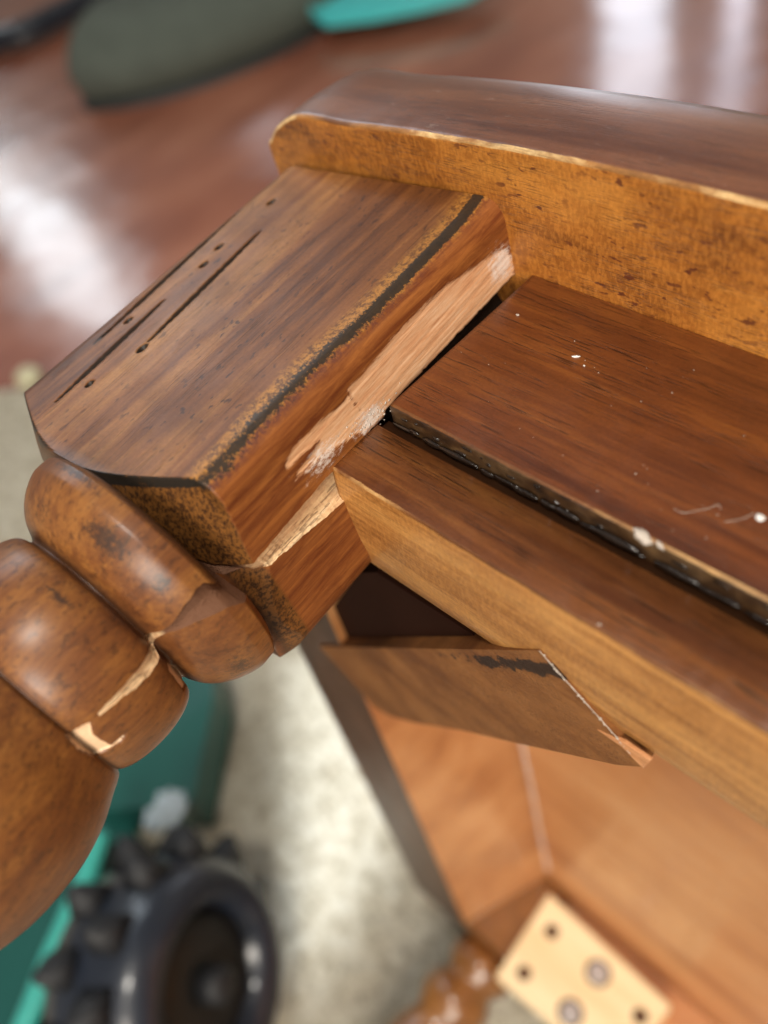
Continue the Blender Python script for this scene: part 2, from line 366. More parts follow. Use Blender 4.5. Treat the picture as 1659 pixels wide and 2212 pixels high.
# the outline runs clockwise seen from -y; d > 0 moves inwards
TH = .0415
rings = []
def ringat(d, l, jit=0):
    q = offset(outl, d)
    return [Vector((p.x, -(l+(mnoise.noise(Vector((p.x*260, l*50, 3)))*jit if jit else 0)), p.y+(mnoise.noise(Vector((p.x*190, 7, l*50)))*jit if jit else 0))) for p in q]
prof = [(.0022, LU, 0), (.0012, LU, .00018), (.0008, LU-.0003, .0003), (.0001, LU-.0012, .0002), (0, LU-.0024, 0), (-.0006, LU-.010, 0), (-.0008, LU-.018, 0), (-.0004, LU-.027, 0), (.0006, LU-.034, 0), (.0024, LU-.039, 0), (.006, LU-TH, 0)]
for d, l, j in prof: rings.append(ringat(d, l, j))
bm = bmesh.new(); R = [[bm.verts.new(p) for p in r] for r in rings]; nO = len(outl)
for k in range(len(R)-1):
    for i in range(nO):
        f = bm.faces.new((R[k][i], R[k][(i+1) % nO], R[k+1][(i+1) % nO], R[k+1][i])); f.material_index = 0 if k == 0 else (2 if k in (1, 2) else 1); f.smooth = True
f0 = bm.faces.new(R[0]); f1 = bm.faces.new(R[-1]); f0.material_index = 0; f1.material_index = 1
bmesh.ops.recalc_face_normals(bm, faces=bm.faces[:])
bmesh.ops.triangulate(bm, faces=[f0, f1])
me = bpy.data.meshes.new('tabletop'); bm.to_mesh(me); bm.free()
o = bpy.data.objects.new('tabletop', me); COL.objects.link(o); o.parent = table
for m_ in (M_UNDER, M_EDGE, M_ARRIST): me.materials.append(m_)

# --- apron board (proud), strip under it, groove, lower trim
AE = .95
def board(name, sec, a0, a1, mats, parent, step_=.004, jit=None, fmat=None, fine_to=.2):
    """cross-section [(y, z)] swept along x; finer towards the broken end"""
    xs = list(np.arange(a0, fine_to, step_))+list(np.linspace(fine_to, a1, 8))
    V = np.array([[(x+(dx or 0), y, z) for (y, z, dx) in sec] for x in xs])
    if jit is not None:
        for i, x in enumerate(xs):
            for j in range(len(sec)):
                V[i, j] += jit(x, j)
    c = len(sec); me, _ = grid_mesh(name, V, closed=True)
    bm = bmesh.new(); bm.from_mesh(me); bm.verts.ensure_lookup_table()
    nf0 = len(bm.faces)
    fa = bm.faces.new([bm.verts[j] for j in range(c)]); fb = bm.faces.new([bm.verts[(len(xs)-1)*c+j] for j in range(c)])
    bm.faces.ensure_lookup_table()
    if fmat:
        for i, f in enumerate(bm.faces):
            if i < nf0: f.material_index = fmat[i % c]
    bmesh.ops.recalc_face_normals(bm, faces=bm.faces[:])
    bmesh.ops.triangulate(bm, faces=[fa, fb])
    bm.to_mesh(me); bm.free()
    o = bpy.data.objects.new(name, me); COL.objects.link(o); o.parent = parent
    for m_ in mats: me.materials.append(m_)
    return o
def nj(x, j, a, s=300, k=0): return mnoise.noise(Vector((x*s, j*3.7, k)))*a
sec = [(.0681, -.0004, 0), (.0676, 0, 0), (.0012, 0, 0), (.0003, -.0002, 0), (0, -.0008, 0), (-.0001, -.0058, 0), (0, -.020, 0), (.0681, -.020, 0)]
def ja(x, j):
    if j in (3, 4): return np.array([0, nj(x, j, .00035, 240), nj(x, j, .00025, 240, 5)])
    return np.zeros(3)
apron = board('apron', [(y, z, 0) for y, z, _ in sec], 0, AE, [M_APRON, M_STRIP, M_ARRIS], table, .0015, ja, fmat=[0, 0, 2, 1, 1, 1, 1, 1])
tag(apron, 'glossy dark red-brown apron board')
# groove floor: recessed tongue of the trim
tr = [(-.0040, -.0063), (-.0043, -.0056), (-.0234, -.0056), (-.0239, -.0058), (-.0241, -.0064), (-.0247, -.014), (-.0254, -.024), (-.0255, -.036), (-.0250, -.046), (-.0238, -.0525), (-.0215, -.0555), (-.018, -.0565), (-.003, -.0565), (0.0, -.0565), (.0, -.0078), (-.0036, -.0076)]
# the trim's outline runs on: lower arris is rubbed
def jt(x, j):
    if j in (2, 3, 4): return np.array([0, nj(x, 2, .00022, 130)+nj(x, j, .00014, 500), nj(x, j, .00012, 300, 4)])
    if 5 <= j <= 8: return np.array([0, nj(x, 0, .0002, 60), 0])
    return np.zeros(3)
fm = [1, 0, 2, 2, 3, 3, 3, 3, 3, 3, 3, 3, 3, 1, 1, 1]
trim = board('lower_trim', [(y, z, 0) for y, z in tr], -.0025, AE, [M_TRIM, M_GROOVE, M_ARRIS, M_TRIMLOW], table, .0012, jt, fmat=fm)
# glossy runs of stain glue in the groove
bm = bmesh.new()
x = .004
while x < .24:
    r = random.uniform(.0006, .0016); zz = random.uniform(-.0068, -.0050)
    v = bmesh.ops.create_icosphere(bm, subdivisions=2, radius=1)['verts']
    L = random.uniform(2, 6)
    for q in v: q.co = Vector((x+q.co.x*r*L, -.0009-(zz+.0056)*.3+q.co.y*r*.5+mnoise.noise(q.co*3+Vector((x*99, 0, 0)))*.0003, zz+q.co.z*r*.75+mnoise.noise(q.co*3+Vector((x*99, 5, 0)))*.0004))
    if random.random() < (.9 if x < .06 else .5):
        r *= .55; v = bmesh.ops.create_icosphere(bm, subdivisions=2, radius=1)['verts']; zz = random.uniform(-.0052, -.0012); x2 = x+random.uniform(0, .003)
        for q in v: q.co = Vector((x2+q.co.x*r*random.uniform(1.0, 1.15)*L*.6, -.0001+q.co.y*r*.45, zz+q.co.z*r*.9+mnoise.noise(q.co*3+Vector((x*77, 5, 0)))*.0004))
    x += random.uniform(.0015, .007) if x < .06 else random.uniform(.004, .012)
tag(from_bm('dark_glue', bm, M_DKGLUE, table, True), kind='stuff')

# --- side apron running away from the camera, opposite apron, inner faces
Lb = .0245
s_in0, s_out0 = bp((791, 1516), 1, Lb), bp((654, 1417), 1, Lb); s_in1, s_out1 = bp((1050, 2097), 1, Lb), bp((917, 1950), 1, Lb)
def on_line(p, q, n): t = (n-p[2])/(q[2]-p[2]); return p[0]+(q[0]-p[0])*t
BACKN = -.79
def quadv(a, l, n): return Vector((a, -l, n))
aT0, aT1 = bp((1130, 1620), 1, LU), bp((1185, 1900), 1, LU)
poly0 = [quadv(on_line(s_in0, s_in1, -.05), Lb, -.05), quadv(on_line(s_out0, s_out1, -.05), Lb, -.05), quadv(-.11, LU, -.05), quadv(-.056, LU, -.05)]
NE = max(-.84, s_in1[2])
poly1 = [quadv(on_line(s_in0, s_in1, NE), Lb, NE), quadv(on_line(s_out0, s_out1, NE), Lb, NE), quadv(-.118, LU, NE), quadv(-.056, LU, NE)]
bm = bmesh.new(); NS = 24
lv = [[bm.verts.new(poly0[i].lerp(poly0[(i+1) % 4], v/6).lerp(poly1[i].lerp(poly1[(i+1) % 4], v/6), u/NS)) for i in range(4) for v in range(6)] for u in range(NS+1)]
for u in range(NS):
    for k in range(24):
        f = bm.faces.new((lv[u][k], lv[u][(k+1) % 24], lv[u+1][(k+1) % 24], lv[u+1][k])); f.material_index = 1 if k < 6 else 0
bm.faces.new(lv[0]); bm.faces.new(lv[-1]); bmesh.ops.recalc_face_normals(bm, faces=bm.faces[:])
side = from_bm('side_apron', bm, [M_INNER, M_DARKEDGE], table)
box('underside_panel', (-.055, .0655, -.789), (.95, .0679, -.0570), M_INNER, table, .0004)      # bare underside between the aprons
box('opposite_apron', (-.085, -Lb, BACKN-.022), (AE, .0650, BACKN-.0005), M_INNER, table, .001)
# dark cleat lying along the underside
c0, c1 = bp((1230, 1690), 1, LU+.004), bp((1659, 2040), 1, LU+.004)
# --- pale corner block with holes and screws
pb = [bp(p, 2, BACKN+.03) for p in ((1185, 1930), (1450, 2172), (1330, 2330), (1070, 2108))]
blk = prism('corner_block', [Vector((q[0], -q[1], BACKN+.03)) for q in pb], Vector((0, 0, -.029)), M_BIRCH, table, .0015)
def disc(name, p, r, m, h=.002, z=BACKN+.0304, parent=blk, n=24, dome=0):
    q = bp(p, 2, z); bm = bmesh.new()
    bmesh.ops.create_cone(bm, cap_ends=True, segments=n, radius1=r, radius2=r*.8, depth=h)
    for v in bm.verts: v.co += Vector((q[0], -q[1], z+h/2-.0005))
    return from_bm(name, bm, m, parent)
for p in ((1192, 2012), (1132, 2102), (1383, 2195)): disc('screw_hole', p, .0072, M_HOLE, .0009)
for p in ((1292, 2102), (1232, 2188)):
    k = disc('screw', p, .0095, M_STEEL, .005)
    disc('countersink', p, .0125, M_HOLE, .0009)
    qd = bp(p, 2, BACKN+.035); box('slot', (qd[0]-.0065, -qd[1]-.0011, BACKN+.0347), (qd[0]+.0065, -qd[1]+.0011, BACKN+.0355), M_HOLE, k, .0003)
# pale glue bead in the inner corner
bpts = [WL(p, LU+.003) for p in ((1118, 1560), (1135, 1640), (1150, 1710), (1165, 1790), (1178, 1850), (1184, 1876))]
bb = cr(bpts, 6); tube('glue_bead', bb, [(.0016+.004*max(0, (i/len(bb)-.72)))*(1+.3*math.sin(i*2.1)) for i in range(len(bb))], M_BEAD, table)

# --- corner brace (diagonal block behind the apron), its face level with the apron edge
br = [(690, 1397), (900, 1401), (1165, 1405), (1230, 1475), (1300, 1555), (1345, 1608), (1391, 1657), (1330, 1652), (1240, 1632), (1130, 1608), (1000, 1578), (900, 1562), (840, 1546), (805, 1525), (788, 1505)]
bq = [bp(p, 1, Lb+.0015) for p in br]
poly = [(q[0], q[2]) for q in bq]
bm = bmesh.new()
vs = [bm.verts.new(Vector((a, -(Lb+.0015), n))) for a, n in poly]; f = bm.faces.new(vs)
r = bmesh.ops.extrude_face_region(bm, geom=[f]); ext = [g for g in r['geom'] if isinstance(g, bmesh.types.BMVert)]
bmesh.ops.translate(bm, verts=ext, vec=Vector((0, .088, 0)))
bmesh.ops.recalc_face_normals(bm, faces=bm.faces[:])
big = [f for f in bm.faces if len(f.verts) > 6]
bmesh.ops.triangulate(bm, faces=big)
for _ in range(5):
    bmesh.ops.subdivide_edges(bm, edges=[e for e in bm.edges if e.calc_length() > .004], cuts=1)
    bmesh.ops.triangulate(bm, faces=bm.faces[:])
bmesh.ops.recalc_face_normals(bm, faces=bm.faces[:])
brace = from_bm('corner_brace', bm, M_BRACE, table)
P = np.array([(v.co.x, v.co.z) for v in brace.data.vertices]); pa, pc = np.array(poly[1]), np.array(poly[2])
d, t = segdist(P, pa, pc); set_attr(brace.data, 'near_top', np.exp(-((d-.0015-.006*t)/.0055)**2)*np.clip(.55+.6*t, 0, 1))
# torn fibres standing along the brace's broken edge, and the pale broken wedge at its tip
bm = bmesh.new()
e0 = Vector((poly[2][0], -(Lb+.0015), poly[2][1])); e1 = Vector((poly[6][0], -(Lb+.0015), poly[6][1]))
NT = 60; pr_ = None
for i in range(NT):
    t = i/(NT-1); p = e0.lerp(e1, t)+Vector((random.uniform(-.00012, .00012), -.0001, random.uniform(-.00012, .00012)))
    s = .00010+.00018*abs(mnoise.noise(Vector((t*14, 3, 1)))); q4 = [bm.verts.new(p+Vector((dx*s*1.3, dy*s, dz*s))) for dx, dy, dz in ((-1, 0, -.6), (0, -1, 0), (1, 0, .6), (0, 1, 0))]
    if pr_:
        for k in range(4): bm.faces.new((pr_[k], pr_[(k+1) % 4], q4[(k+1) % 4], q4[k]))
    pr_ = q4
for i in range(45):
    t = random.random(); p = e0.lerp(e1, t)+Vector((random.uniform(-.0004, .0004), -random.uniform(0, .0004), random.uniform(-.0003, .0003)))
    s = random.uniform(.00008, .00030); v = bmesh.ops.create_icosphere(bm, subdivisions=1, radius=s)['verts']
    for q in v: q.co = Vector((q.co.x*random.uniform(.8, 2.6), q.co.y, q.co.z))+p
tag(from_bm('torn_fibres', bm, M_GLUE, brace, True), kind='stuff')
wq = [bp(p, 1, Lb+.0012) for p in ((1290, 1572), (1350, 1600), (1409, 1640), (1391, 1657), (1345, 1610))]
prism('broken_wedge', [Vector((q[0], -(Lb+.0018), q[2])) for q in wq], Vector((0, .0012, 0)), M_TORN, brace, .0002, 1)

prism('corner_shade_block', [Vector((q[0], -q[1], q[2])) for q in [bp(p, 1, .020) for p in ((706, 1330), (775, 1238), (812, 1236), (950, 1325), (1075, 1407), (1060, 1425), (706, 1425))]], Vector((0, .08, 0)), plain('pocket_shade_black', (.020, .007, .004), .7, spec=.04), table)  # added block: near-black colour stands in for the shade of the corner pocket
# --- specks on the apron face
def flake(name, p, z, rx, ry, rz, m, parent, ang=0, ax=2):
    q = W(p, z) if ax == 2 else WL(p, z); bm = bmesh.new(); v = bmesh.ops.create_icosphere(bm, subdivisions=3, radius=1)['verts']
    Rm = Matrix.Rotation(ang, 3, 'Z')
    for k in v:
        n_ = 1+.35*mnoise.noise(k.co*2.2+Vector((p[0], 0, 0)))
        k.co = Rm @ Vector((k.co.x*rx*n_, k.co.y*ry*n_, k.co.z*rz*n_))+q
    return from_bm(name, bm, m, parent, True)
flake('paint_speck', (1642, 1118), .0001, .0011, .0009, .0004, M_WHITE, apron)
flake('paint_speck', (1244, 770), .0001, .0012, .0004, .0002, M_WHITE, apron, .5)
flake('paint_speck', (1118, 680), .0001, .0006, .0004, .0002, M_GLUE, apron)
flake('paint_speck', (1262, 790), .0001, .0003, .0002, .0002, M_WHITE, apron)
gl = flake('glue_blob', (1388, 1158), -.0004, .0030, .0014, .0012, M_GLUE, apron, -.3)
flake('glue_blob', (1424, 1176), -.0004, .0018, .0006, .0005, M_GLUE, apron, -.4)
flake('wood_chip', (1365, 1396), -.0062, .0018, .0006, .0007, M_ARRIS, trim, .2)
flake('wood_chip', (1295, 1352), -.0062, .0010, .0006, .0007, M_GLUE, trim, .2)
bm = bmesh.new()
for i in range(48):
    q = W((random.uniform(870, 1650), random.uniform(640, 1250)), .00003)
    if q.y < .002 or q.y > .066 or q.x < .002: continue
    v = bmesh.ops.create_icosphere(bm, subdivisions=1, radius=random.uniform(.00006, .00018))['verts']
    for k in v: k.co = Vector((k.co.x*random.uniform(1, 2.5), k.co.y, k.co.z*.6))+q
tag(from_bm('dust', bm, M_GLUE, apron, True), kind='stuff')
hair = cr([W(p, .00015) for p in ((1455, 1098), (1475, 1108), (1500, 1104), (1530, 1098), (1552, 1090), (1556, 1100))], 5)
tube('lint_thread', hair, [.00006]*len(hair), M_GLUE, apron, 5)
hair = cr([W(p, .00015) for p in ((1566, 1128), (1590, 1124), (1610, 1118), (1630, 1108))], 5)
tube('lint_thread', hair, [.00006]*len(hair), M_GLUE, apron, 5)

# ================================================================ THE BROKEN LEG
NPR = 1400
def rrect(ha, hn, rad, n):
    pts = []
    for (x, y, sx, sy, r, a0) in [(ha, hn, 1, 1, rad[0], 0), (-ha, hn, -1, 1, rad[1], 90), (-ha, -hn, -1, -1, rad[2], 180), (ha, -hn, 1, -1, rad[3], 270)]:
        for k in range(17):
            t = np.radians(a0+90*k/16); pts.append((x-sx*r+r*np.cos(t), y-sy*r+r*np.sin(t)))
    pts = np.array(pts); q = np.vstack([pts, pts[:1]]); s = np.r_[0, np.cumsum(np.hypot(*np.diff(q, axis=0).T))]
    u = np.linspace(0, s[-1], n, endpoint=False); return np.c_[np.interp(u, s, q[:, 0]), np.interp(u, s, q[:, 1])]
CB = np.array([-.0559, -.0163]); BLK = rrect(.0521, .0386, [.0075, .010, .012, .013], NPR)+CB
PR = [(.0708, .0385), (.0716, .0405), (.0735, .0432), (.078, .0433), (.083, .0412), (.087, .0382), (.090, .0345), (.0922, .0299), (.0932, .0294), (.0945, .0325), (.098, .0347), (.103, .0359), (.108, .0362), (.114, .0357), (.119, .0344), (.1219, .0328), (.1224, .0322), (.1232, .0335), (.128, .036), (.135, .0395), (.143, .042), (.1507, .0431), (.16, .0433), (.17, .0418), (.19, .036), (.22, .027), (.26, .022), (.42, .017), (.62, .013)]
CC = np.array([-.0376, -.0128]); CK = np.array([-.058, -.0128])
dB = BLK-CB; TB = np.arctan2(dB[:, 1], dB[:, 0])
_pl = np.array(PR)
def _prof(l):
    k = int(np.clip(np.searchsorted(_pl[:, 0], l)-1, 0, len(_pl)-2)); k0, k3 = max(k-1, 0), min(k+2, len(_pl)-1)
    h = _pl[k+1, 0]-_pl[k, 0]; t = (l-_pl[k, 0])/h
    m0 = (_pl[k+1, 1]-_pl[k0, 1])/(_pl[k+1, 0]-_pl[k0, 0])*h; m1 = (_pl[k3, 1]-_pl[k, 1])/(_pl[k3, 0]-_pl[k, 0])*h
    lim = 2.2*abs(_pl[k+1, 1]-_pl[k, 1])+1e-5; m0 = np.clip(m0, -lim, lim); m1 = np.clip(m1, -lim, lim)
    return (2*t**3-3*t**2+1)*_pl[k, 1]+(t**3-2*t**2+t)*m0+(-2*t**3+3*t**2)*_pl[k+1, 1]+(t**3-t**2)*m1
CKB = np.array([-.052, -.032])
def section(l, back=False, l0=0):
    if l < .0708:
        if l <= .046: return BLK
        if back:
            R = np.interp(l, [.046, .052, .0565, .0605, .0712], [.10, .072, .0575, .0510, .0455]); d = BLK-CKB; m = np.hypot(*d.T); return CKB+d*np.minimum(1, R/m)[:, None]
        R = .0663+(.0556-l)*2.4 if l < .0556 else np.interp(l, [.0556, .0578, .0642, .0690, .0712], [.0663, .0575, .0465, .0385, .0345])
        d = BLK-CK; m = np.hypot(*d.T); return CK+d*np.minimum(1, R/m)[:, None]
    r = _prof(l); return CC+r*np.c_[np.cos(TB), np.sin(TB)]
def smoothn(x, k): return np.array([mnoise.noise(Vector((v*k, 1.3, 8.1))) for v in x])
ls = np.r_[np.arange(-.0695, .045, .0006), np.arange(.045, .132, .0004), np.arange(.132, .2, .0010), np.linspace(.2, .62, 60)]
sF = np.interp(ls, [-.07, .02, .0285, .0495, .062, .066, .0745, .0775, .082, .0895, .094, .1055, .114, .12, .124], [-.0055, -.0055, -.0054, -.0068, -.0078, -.0068, .0062, .0064, .0046, -.0006, -.0036, -.0025, -.0029, -.004, -.003])
sB = np.interp(ls, [-.07, .0, .027, .058, .062, .066, .0745, .0825, .089, .0905, .0945, .100, .106, .1125, .118, .124], [-.019, -.019, -.0175, -.0125, -.0100, -.0090, -.0030, -.0016, -.0022, -.0034, -.0078, -.0068, -.0052, -.0038, -.0048, -.0038])
GD = np.interp(ls, [-.07, .02, .05, .060, .064, .068, .075, .084, .089, .0905, .095, .105, .1125, .1155, .118, .122], [.009, .009, .008, .006, .003, .0045, .0065, .0035, .0010, .0022, .0055, .0042, .0016, 0, 0, 0])
sF = sF+smoothn(ls, 420)*.00035*(GD > 0)*np.where((ls > .063) & (ls < .09), .3, 1); sB = sB+(smoothn(ls, 300)*.0005+smoothn(ls, 1100)*.0003)*(GD > 0)*np.where((ls > .063) & (ls < .09), .15, 1)
SH = np.interp(ls, [-.07, .05, .0645, .075, .090, .095], [.0035, .0035, .0035, .003, .0006, 0])
N1, N2 = 620, 26
u_all = np.arange(NPR)/NPR
V = np.zeros((len(ls), N1+N2, 3)); wedge = np.zeros((len(ls), N1+N2)); backm = np.zeros((len(ls), N1+N2))
half = NPR//4
for i, l in enumerate(ls):
    f_ = section(l); b_ = section(l+SH[i], True)
    # last quarter of the samples is the +x side, n rising towards the front arris
    idx = np.arange(NPR*3//4-150, NPR)
    def find(sec, val):
        k = idx[(sec[idx, 0] > CC[0])]; n_ = sec[k, 1]; j = np.argmax(n_ > val) if (n_ > val).any() else len(k)-1
        return k[j]-1+np.clip((val-sec[k[j]-1, 1])/(sec[k[j], 1]-sec[k[j]-1, 1]+1e-12), 0, 1)
    uf, ub = find(f_, sF[i]), find(b_, sB[i])
    if ub > uf-1: ub = uf-1
    u = np.r_[np.linspace(uf-NPR, ub, N1, endpoint=False), np.linspace(ub, uf, N2, endpoint=False)]
    wb = np.zeros(N1+N2); wb[:N1] = np.clip((u[:N1]-(NPR*.40))/(NPR*.12), 0, 1); wb = wb*wb*(3-2*wb)
    wb[N1:] = 1-np.linspace(0, 1, N2, endpoint=False)
    k0 = np.floor(u).astype(int); fr = (u-k0)[:, None]
    pf = f_[k0 % NPR]*(1-fr)+f_[(k0+1) % NPR]*fr; pb_ = b_[k0 % NPR]*(1-fr)+b_[(k0+1) % NPR]*fr
    p = pf*(1-wb[:, None])+pb_*wb[:, None]
    t = np.linspace(0, 1, N2, endpoint=False)
    rs = .25 if .063 < l < .090 else 1.0
    rid = rs*np.array([mnoise.noise(Vector((k*1.15, l*26, 2.0)))*.8+mnoise.noise(Vector((k*.4, l*70, 9.0)))*.5 for k in range(N2)])
    dep = GD[i]*(t**.8)*1.0+rid*.0009*np.clip(t*5, 0, 1)*(GD[i] > .0005)*min(1, GD[i]/.004)
    tt = (np.clip(t, 0, 1)); p[N1:, 0] -= dep; 
    V[i, :, 0] = p[:, 0]; V[i, :, 1] = -l; V[i, :, 2] = p[:, 1]; wedge[i, N1:] = 1
    backm[i] = wb
# worn scallops, gouges and scrape are real relief
flat = V.reshape(-1, 3).copy(); A_, Y_, Nn = flat.T; Lc = -Y_
onF1 = (Nn > .0208) & (Lc < .0712); onF2 = (A_ > -.0060) & (Lc < .0712) & (wedge.ravel() == 0)
def g2(p, n=.0223): q = bp(p, 2, n, RG); return (q[0], q[1])
def g1(p, a=-.0038): q = bp(p, 0, a, RG); return (q[1], q[2])
PF1 = np.c_[A_, Lc]; PF2 = np.c_[Lc, Nn]
gouge_gap_shade = np.zeros(len(flat))
for (pa_, pb_, wd, dp) in [((525, 445), (215, 733), .0010, .0011), ((569, 492), (314, 744), .0010, .0010), ((357, 645), (117, 871), .0010, .0009), ((250, 700), (200, 745), .0006, .0003)]:
    d, t = segdist(PF1, g2(pa_), g2(pb_)); wl = wd*np.sin(np.clip(t, 0, 1)*np.pi)**.6+1e-5
    wob = np.array(smoothn(t[onF1]*40, 1.0)); dd = d[onF1]
    k = np.exp(-(dd/(wl[onF1]*(.75+.35*wob)))**2)*(t[onF1] > 0)*(t[onF1] < 1)
    gouge_gap_shade[onF1] = np.maximum(gouge_gap_shade[onF1], k); flat[onF1, 2] -= k*dp
for p, r in [((586, 436), .0011), ((473, 533), .0011), ((440, 571), .0011), ((277, 692), .0010), ((307, 752), .0013), ((193, 829), .0010)]:
    c = np.array(g2(p)); dv = PF1-c; r *= 1.35; d = np.hypot(dv[:, 0]*1.35, dv[:, 1]*.8)
    k = np.clip(1.25-d/r, 0, 1)*onF1; k = k*k*(3-2*k); gouge_gap_shade = np.maximum(gouge_gap_shade, np.minimum(1, k*1.3)); flat[:, 2] -= k*.0013
mn = np.array([mnoise.noise(Vector((a*70, l*22, n*70))) for a, l, n in np.c_[A_, Lc, Nn][::1]]) if False else 0
scr1 = [(1035, 568), (1062, 548), (1085, 535), (1112, 560), (1112, 600), (1085, 640), (1040, 700), (930, 800), (843, 890), (800, 930), (757, 862), (752, 842), (810, 776), (860, 717), (918, 659), (960, 618)]
scr2 = [(752, 850), (743, 866), (700, 905), (648, 950), (612, 1003), (620, 1014), (655, 985), (690, 955), (668, 990), (640, 1020), (640, 1034), (700, 985), (745, 955), (800, 925), (800, 900)]
d1 = polydist(PF2, [g1(p) for p in scr1]); d2 = polydist(PF2, [g1(p) for p in scr2])
scr = np.maximum(d1, d2)*1000; scr = np.where((A_ > -.0105) & (Lc < .07) & (Nn > -.02), scr, -9); scr = np.clip(scr, -9, 9)
k = np.clip(scr/1.4+.3, 0, 1)*(wedge.ravel() == 0); flat[:, 0] -= k*.00035+k*np.array(smoothn(Lc*9+Nn*140, 6.0))*.00025
gap = (np.clip((-.0046-flat[:, 2])/.0006, 0, 1))*(np.clip((-.001-Lc)/.001, 0, 1))*(A_ > -.0105)*(flat[:, 2] > -.060); flat[:, 0] -= gap*.0065; scr = np.where(gap > .2, -9, scr); gouge_gap_shade = np.maximum(gouge_gap_shade, gap)  # gap by the apron: cut back, its shade painted near-black via this mask
c1_, c2_, c3_ = g1((1085, 570)), g1((800, 905)), g1((700, 985))
dust = np.maximum(np.exp(-((PF2-np.array(c1_))**2).sum(1)/(.0075**2)), np.exp(-((PF2-np.array(c2_))**2/np.array([.0075**2, .005**2])).sum(1)))
dust = dust*(gap < .1); dust = np.maximum(dust, .8*np.exp(-((PF2-np.array(c3_))**2/np.array([.010**2, .0055**2])).sum(1)))*(A_ > -.011)*(Lc < .045)
# distance across the long arris
arr = [(1036, 428), (1000, 478), (960, 520), (890, 592), (800, 685), (740, 738), (650, 822), (560, 915), (500, 985), (455, 1034)]
al = np.array([g2(p, .0212) for p in arr]); o_ = np.argsort(al[:, 1])
aline = np.interp(Lc, al[o_, 1], al[o_, 0])
run = np.where(Nn > .0222, A_, A_+0)           # unroll the round: distance along surface
across = (A_-aline)*1000+np.where(A_ > -.013, (.0223-Nn)*1000*.9, 0)
onarr = ((Nn > .004) & (A_ > -.035) & (Lc < .062)).astype(float)
side = ((A_ > -.0125) & (Lc < .0712)).astype(float)
low = np.clip((Lc+.035)/.055, 0, 1)
dsh = np.hypot(A_-CK[0], Nn-CK[1]); 
Rl = np.where(Lc < .0556, .0663+(.0556-Lc)*2.4, np.interp(Lc, [.0556, .0578, .0642, .0690, .0712], [.0663, .0575, .0465, .0385, .0345]))
shoulder = np.clip(1-(Rl-dsh)/.0006, 0, 1)*(Lc < .0716)*(Lc > .046); shoulder = np.where(backm.ravel() > .5, np.clip((Lc-.0565)/.0012, 0, 1)*(Lc < .0655), shoulder)
groove = np.maximum.reduce([np.exp(-((Lc-.0712+backm.ravel()*.0055)/.0013)**2), np.exp(-((Lc-.0926)/.0013)**2)*1.0, np.exp(-((Lc-.1222)/.0008)**2)*.9])
def stain_at(p, rad, rl):
    # nearest surface sample to the measured point
    pts = flat; v = np.c_[pts[:, 0], -pts[:, 1], pts[:, 2]] @ RG + O
    px = v[:, :2]/v[:, 2:]*F+[CX, CY]; d = np.hypot(*(px-p).T); k = np.argmin(d+(v[:, 2]-.2)*200)
    q = pts[k]; return np.exp(-((pts[:, 0]-q[0])**2+(pts[:, 2]-q[2])**2)/rad**2-(pts[:, 1]-q[1])**2/rl**2)
stain = np.maximum.reduce([stain_at((230, 1165), .0085, .0045), stain_at((350, 1262), .0025, .0035), stain_at((95, 1100), .006, .004)*.6, stain_at((520, 1440), .009, .004)*.8, stain_at((130, 1290), .006, .0014), stain_at((160, 1020), .012, .0016)])
# chip torn out of the second bead near the end of the split
def nearest(p):
    v = np.c_[flat[:, 0], -flat[:, 1], flat[:, 2]] @ RG + O; px = v[:, :2]/v[:, 2:]*F+[CX, CY]; return px, v[:, 2]
px, dz = nearest(None); vis = dz < .262
chip = [polydist(px, c_) for c_ in ([(143, 1588), (160, 1578), (196, 1560), (205, 1590), (240, 1612), (276, 1582), (262, 1606), (205, 1634), (170, 1620)], [(362, 1432), (385, 1440), (408, 1468), (396, 1490), (382, 1470), (368, 1452)])]
chipm = np.zeros(len(flat))
for c_, (la, lb) in zip(chip, ((.1, .126), (.085, .105))):
    kk = (c_ > -.5) & vis & (Lc > la) & (Lc < lb); chipm[kk] = np.clip((c_[kk]+2)/4, 0, 1)
cen = np.where(chipm > 0, 1, 0)
dirc = np.c_[flat[:, 0]-CC[0], flat[:, 2]-CC[1]]; nn_ = np.hypot(*dirc.T)+1e-9
flat[:, 0] -= dirc[:, 0]/nn_*chipm*.0012; flat[:, 2] -= dirc[:, 1]/nn_*chipm*.0012
scr = np.where(chipm > 0, np.maximum(scr, (chipm-.35)*6), scr)
V = flat.reshape(V.shape)
rawmask = (wedge[:-1] > 0) & ((GD[:-1] > .0006)[:, None]) & (ls[:-1] < .1165)[:, None] & (ls[:-1] > .016)[:, None]
MG = Matrix([list(r) for r in (S @ RT @ RG.T @ S)]).to_4x4()
me, used = grid_mesh('leg', V, True, ~rawmask)
leg = bpy.data.objects.new('leg', me); COL.objects.link(leg); me.materials.append(M_LEG); me.polygons.foreach_set('use_smooth', [True]*len(me.polygons))
for nm, ar in (('edge_mm', np.clip(across, -20, 20)), ('on_arris', onarr), ('side', side), ('low', low), ('shoulder', shoulder), ('stain', stain), ('scrape', scr), ('dust', dust), ('gouge_gap_shade', gouge_gap_shade), ('groove', groove), ('arcline', np.clip(1.6*np.exp(-((Rl-dsh-.0002)/.00042)**2), 0, 1)*(Lc < .0705)*(Lc > .048)*(Nn > .0195)*np.clip((-.004-A_)/.004, 0, 1)), ('turned', np.clip((Lc-.066)/.004, 0, 1))):
    set_attr(me, nm, ar.ravel()[used])
leg.parent = table; leg.matrix_world = MG
tag(leg, 'turned leg, its square block split lengthwise and scraped bare')
_ = None
me2, u2 = grid_mesh('splintered_wood', V, True, rawmask)
